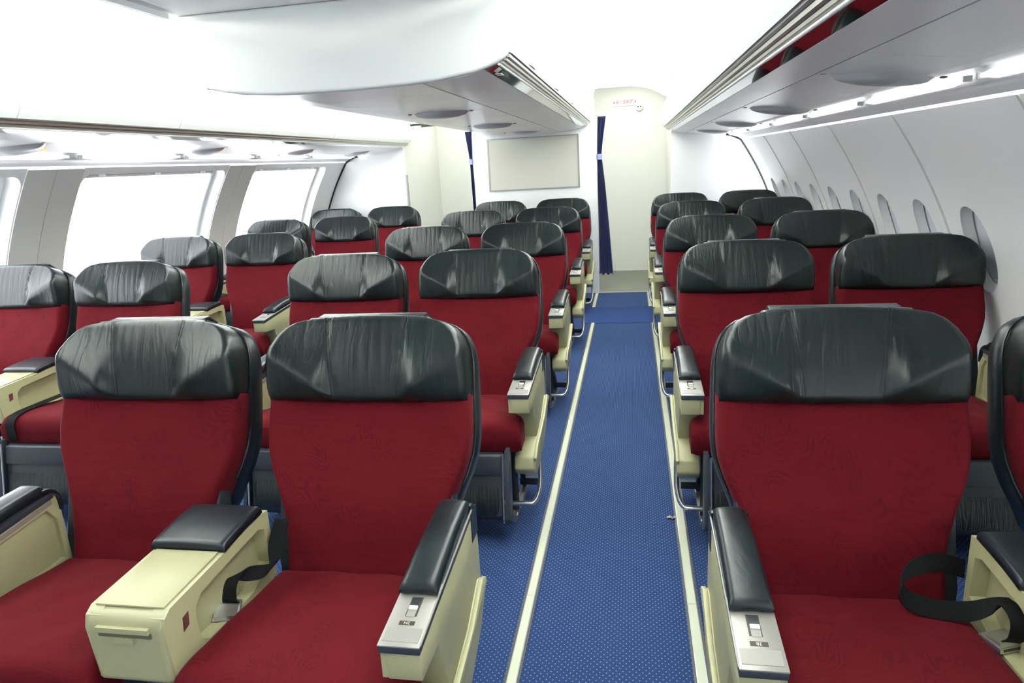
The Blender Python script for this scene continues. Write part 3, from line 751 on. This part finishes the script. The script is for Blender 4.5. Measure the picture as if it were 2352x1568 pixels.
def make_seat(name, number=None):
    P = empty(name)
    fin('back_cushion', pillow(f_back, .085, .022, 34, 40), fab, P, smooth=70)
    hd_ = fin('headrest', pillow(f_head, .085, .020, 72, 30), lea_head, P, smooth=70)
    for s in (-1, 1):
        for off in (-.0042, .0042):
            pts = []
            for t in np.linspace(.06, .98, 16):
                xx = s*(.083+.035*t+off); v = 2*t-1; z = .882+(1.098-.882)*t
                pts.append(tuple(Vector(f_head(xx/float(np.interp(z, HHZ, HH)), v, 0))-Vector((0, .0004, 0))))
            otube('stitching', pts, .0007, lea_wr, hd_, n=4)
    # side seam of the headrest and strap over the top
    sh = fin('back_shell', pillow(f_shell, .085, .030, 22, 44), lea_smooth, P, smooth=70)
    pts = []
    for th in np.linspace(0, 1, 40):
        v = -.15+1.15*min(1, th*1.25)
        z = .36+(1.094-.36)*(v+1)/2
        hw = float(np.interp(z, HWZ+HHZ[3:], HW+HH[3:]))+.004
        u = 1 if th < .8 else 1-(th-.8)/.2
        pts.append(bk(u*hw, z+.006*(1-u*u), .060))
    pts = pts+[(-p[0], p[1], p[2]) for p in pts[::-1][1:]]
    otube('piping', pts, .0035, lea_smooth, sh, n=6)
    oprism('top_strap', [(.712, 1.075), (.718, 1.098), (.755, 1.099), (.80, 1.066), (.80, 1.056), (.752, 1.086), (.724, 1.070)], -.155, .155, lea_smooth, sh, r=.003)
    # cushion, pan
    fin('seat_cushion', pillow(f_cush, .125, .034, 30, 26), fab, P, smooth=70)
    bbox('seat_pan', -.242, .240, .05, .50, .335, .395, dkplast, P, r=.008)
    oprism('back_base', [(.485, .34), (.485, .47), (.540, .65), (.585, .65), (.56, .34)], -.246, .250, dkplast, P, r=.006)
    # leg rest hanging under the cushion front
    lr = oprism('leg_rest', [(.0, .375), (-.030, .372), (-.085, .13), (-.075, .105), (-.040, .105)], -.205, .205, dkplast, P, r=.006)
    oprism('upper_plate', [(-.033, .374), (-.040, .370), (-.058, .295), (-.050, .295)], -.200, .200, steelb, lr, r=.002)
    def f_leg(u, v, n):
        t = (v+1)/2; z = .115+(.285-.115)*t
        return (u*.196, -.080+.045*t-.020*math.sin(t*math.pi)**.7+n, z)
    f_leg.size = (.19, .085)
    fin('calf_pad', pillow(f_leg, .03, .018, 20, 14), lea_wr, lr, smooth=70)
    for s in (-1, 1):
        oprism('cheek', [(.01, .395), (-.048, .395), (-.100, .125), (-.085, .100), (-.03, .100)], s*.228-.009, s*.228+.009, trim_m, lr, r=.003)
        otube('rail', [(s*.212, -.047, .385), (s*.212, -.098, .125), (s*.212, -.092, .108)], .004, alu, lr, n=6)
    # rear panel with pocket behind the back
    rp = oprism('rear_panel', [(.575, .34), (.56, .52), (.64, .72), (.665, .72), (.62, .50), (.625, .32)], -.195, .195, trim_m, P, r=.008)
    oprism('pocket', [(.632, .36), (.628, .50), (.650, .58), (.668, .58), (.652, .48), (.655, .37)], -.17, .17, lea_wr, rp, r=.006)
    # undercarriage
    for s in (-1, 1):
        x = s*.215
        lg = otube('leg', [(x, .16, .345), (x, .17, .20), (x, .165, .03)], .014, steelb, P, n=8, flat=.8)
        otube('strut', [(x, .14, .33), (x, .27, .19), (x, .36, .11), (x, .40, .03)], .013, steelb, lg, n=8)
        bbox('floor_fitting', x-.014, x+.014, .12, .45, .001, .026, alu, lg, r=.004)
        bbox('stud', x-.010, x+.010, .10, .135, .001, .034, alu, lg, r=.003)
    bbox('cross_tube', -.30, .22, .34, .375, .30, .335, steelb, P, r=.010)
    bbox('foot_tab', .20, .292, .37, .395, .045, .078, steelb, P, r=.004)
    arm_parts(P, number)
    return P
def copy_tree(o, parent=None, mir=False, meshmap={}):
    c = o.copy(); COL.objects.link(c); c.parent = parent
    if mir and o.type == 'MESH':
        k = o.data.name
        if k not in meshmap:
            me = o.data.copy(); me.transform(Matrix.Diagonal((-1, 1, 1, 1))); me.flip_normals(); meshmap[k] = me
        c.data = meshmap[k]
    if mir: c.location = (-o.location.x, o.location.y, o.location.z)
    for ch in list(o.children): copy_tree(ch, c, mir, meshmap)
    return c
def drop(o):
    for ch in list(o.children): drop(ch)
    bpy.data.objects.remove(o)

def make_console():
    P = empty('seat_console')
    body = oprism('body', [(.030, .455), (.028, .590), (.034, .612), (.050, .620), (.245, .622), (.42, .630), (.45, .628), (.45, .42), (.30, .41), (.12, .43)], -.060, .060, cream, P, r=.004)
    outer = [(.030, .455), (.020, .585), (.028, .610), (.048, .622), (.245, .628), (.34, .632), (.42, .634), (.455, .630), (.455, .44), (.33, .425), (.16, .440), (.08, .455)]
    inner = [(.125, .490), (.120, .545), (.125, .572), (.150, .590), (.250, .596), (.34, .600), (.40, .602), (.428, .590), (.432, .49), (.34, .460), (.24, .462), (.15, .470)]
    for s in (-1, 1):
        bm = bmesh.new(); holed(bm, outer, inner, s*.058, s*.094); bev(bm, .004, 2, 40); fin('side_shell', bm, cream, body)
        oprism('label', [(.074, .545), (.094, .550), (.098, .580), (.078, .577)], s*.0935, s*.0952, brown, body, r=0)
    def f_face(u, v, n):
        t = (v+1)/2; z = .452+.166*t
        return (u*(.094-.004*(1-t)), .020+.012*(1-t)*0+n+.014*max(0, (t-.8)/.2)**2, z)
    f_face.size = (.094, .083)
    fin('front_face', pillow(f_face, .022, .011, 18, 18), cream, P, smooth=70)
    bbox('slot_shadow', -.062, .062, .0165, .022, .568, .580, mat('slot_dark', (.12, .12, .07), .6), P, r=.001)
    bbox('slot_flap', -.064, .060, .012, .022, .580, .592, cream, P, r=.003)
    bbox('finger_pull', -.026, .020, .013, .022, .556, .568, cream, P, r=.003)
    oprism('lid', [(.046, .621), (.248, .6295), (.248, .6335), (.046, .6255)], -.082, .082, cream, P, r=.0015)
    def f_cp(u, v, n):
        t = (v+1)/2; y = .250+.175*t
        return (u*.098, y, .650+.006*t+.006*math.sin(t*math.pi*.8)+.003*(1-u*u)-n)
    f_cp.size = (.098, .10)
    fin('console_pad', pillow(f_cp, .026, .009, 18, 18), navy, P, smooth=70)
    return P

def ribbon(pts, w, wid_dir=None, th=.0016):
    """belt webbing along pts; wid_dir: list of direction vectors for the width"""
    bm = bmesh.new(); P = [Vector(p) for p in pts]; fr, bk_ = [], []
    for i, p in enumerate(P):
        d = Vector(wid_dir[i]).normalized(); t = (P[min(i+1, len(P)-1)]-P[max(i-1, 0)]).normalized(); n = t.cross(d).normalized()
        fr.append([p-d*w/2+n*th, p+d*w/2+n*th]); bk_.append([p-d*w/2-n*th, p+d*w/2-n*th])
    solid_sheet(bm, fr, bk_); return bm
def belt(P, pts, dirs, w=.048, buckle=None):
    sp_ = spline(pts, 8); dd = spline(dirs, 8)
    b = fin('seat_belt', ribbon(sp_, w, dd), beltm, P, smooth=60)
    if buckle:
        loc, rot = buckle
        Mx = Matrix.Translation(loc) @ rot.to_matrix().to_4x4()
        bm = bmesh.new(); box(bm, -.029, .029, -.030, .030, -.006, .006); bev(bm, .005, 2); bm.transform(Mx); fin('buckle', bm, alu, b)
        bm = bmesh.new(); prism(bm, [(-.028, .006), (.012, .007), (.014, .011), (-.026, .016)], -.026, .026); bev(bm, .002, 1); bm.transform(Mx); fin('buckle_flap', bm, alu, b)
        bm = bmesh.new(); box(bm, -.022, .022, -.0308, -.0295, -.003, .003); bm.transform(Mx); fin('buckle_mouth', bm, lblbg, b)
    return b
from mathutils import Euler

ROWS = [1.057, 2.495, 3.895, 5.365, 6.72]
SP = .338
BLK = {'L': -2.955, 'C': CL, 'R': .835}
ORD = ['fifth', 'fourth', 'third', 'second', 'first']
proto = make_seat('passenger_seat'); proto_c = make_console()
seats = {}
for b, xb in BLK.items():
    for r, y in enumerate(ROWS):
        if b == 'L' and r == 0: continue
        for s in (1, -1):
            o = copy_tree(proto, None, s < 0)
            o.location = (xb+s*SP, y+random.uniform(-.006, .006), 0)
            seats[b, r, s] = o
            if b == 'C': where = 'middle block, %s side' % ('oval-window' if s > 0 else 'large-window')
            elif b == 'R': where = 'oval-window block window seat' if s > 0 else 'oval-window block aisle seat'
            else: where = 'large-window block aisle seat' if s > 0 else 'large-window block window seat'
            tag(o, 'red seat, black headrest, %s, %s row from screen partition' % (where, ORD[r]), 'seat', 'rows of passenger seats')
        c = copy_tree(proto_c); c.location = (xb, y, 0)
        tag(c, 'cream console with dark pad between %s seats, %s row from screen partition' % ({'L': 'large-window block', 'C': 'middle block', 'R': 'oval-window block'}[b], ORD[r]), 'console', 'consoles between paired seats')
drop(proto); drop(proto_c)
# seat numbers of the two front aisle armrests
def number(seat, s, txt):
    arm = [c for c in seat.children if c.name.startswith('armrest')][0]
    text_mesh('number_text', txt, .0105, lbltx, arm, Matrix.Translation((s*.277, .0555, .6168+.0055+.0009)) @ Matrix.Rotation(math.atan(.1), 4, 'X') @ Matrix.Rotation(math.pi, 4, 'Z'), .0001)
number(seats['C', 0, 1], 1, '2H'); number(seats['R', 0, -1], -1, '3B')
number(seats['C', 1, 1], 1, '3H'); number(seats['R', 1, -1], -1, '4B')
# belts seen on the front seats
S = seats['C', 0, 1]
belt(S, [(-.205, .462, .605), (-.214, .430, .555), (-.208, .405, .512), (-.216, .375, .505), (-.240, .345, .515), (-.262, .315, .530), (-.266, .285, .522), (-.262, .268, .492), (-.258, .272, .478)],
     [(1, .1, 0), (1, .5, .2), (.6, 1, .4), (.2, 1, .6), (.2, .8, .8), (.8, .5, .3), (1, .1, 0), (1, .1, 0), (1, .1, 0)], .040, ((-.258, .250, .470), Euler((.30, .10, .35))))
S = seats['R', 0, -1]
belt(S, [(.238, .455, .545), (.170, .428, .575), (.112, .420, .560), (.088, .405, .525), (.108, .395, .495), (.160, .380, .488), (.215, .365, .498), (.255, .350, .525), (.266, .318, .552), (.270, .282, .540), (.268, .275, .505), (.264, .292, .480)],
     [(.1, .3, 1), (.1, .3, 1), (.2, .4, 1), (.2, .5, .9), (.1, .4, 1), (0, .4, 1), (0, .5, .9), (.5, .5, .6), (1, .1, .1), (1, 0, 0), (1, 0, 0), (1, 0, 0)], .042, ((.258, .312, .468), Euler((-.12, -.10, .25))))
S = seats['L', 1, 1]
belt(S, [(-.165, .30, .506), (-.168, .12, .507), (-.170, .03, .503), (-.172, -.012, .478), (-.174, -.018, .42), (-.175, -.008, .385)], [(1, 0, 0)]*6, .046)
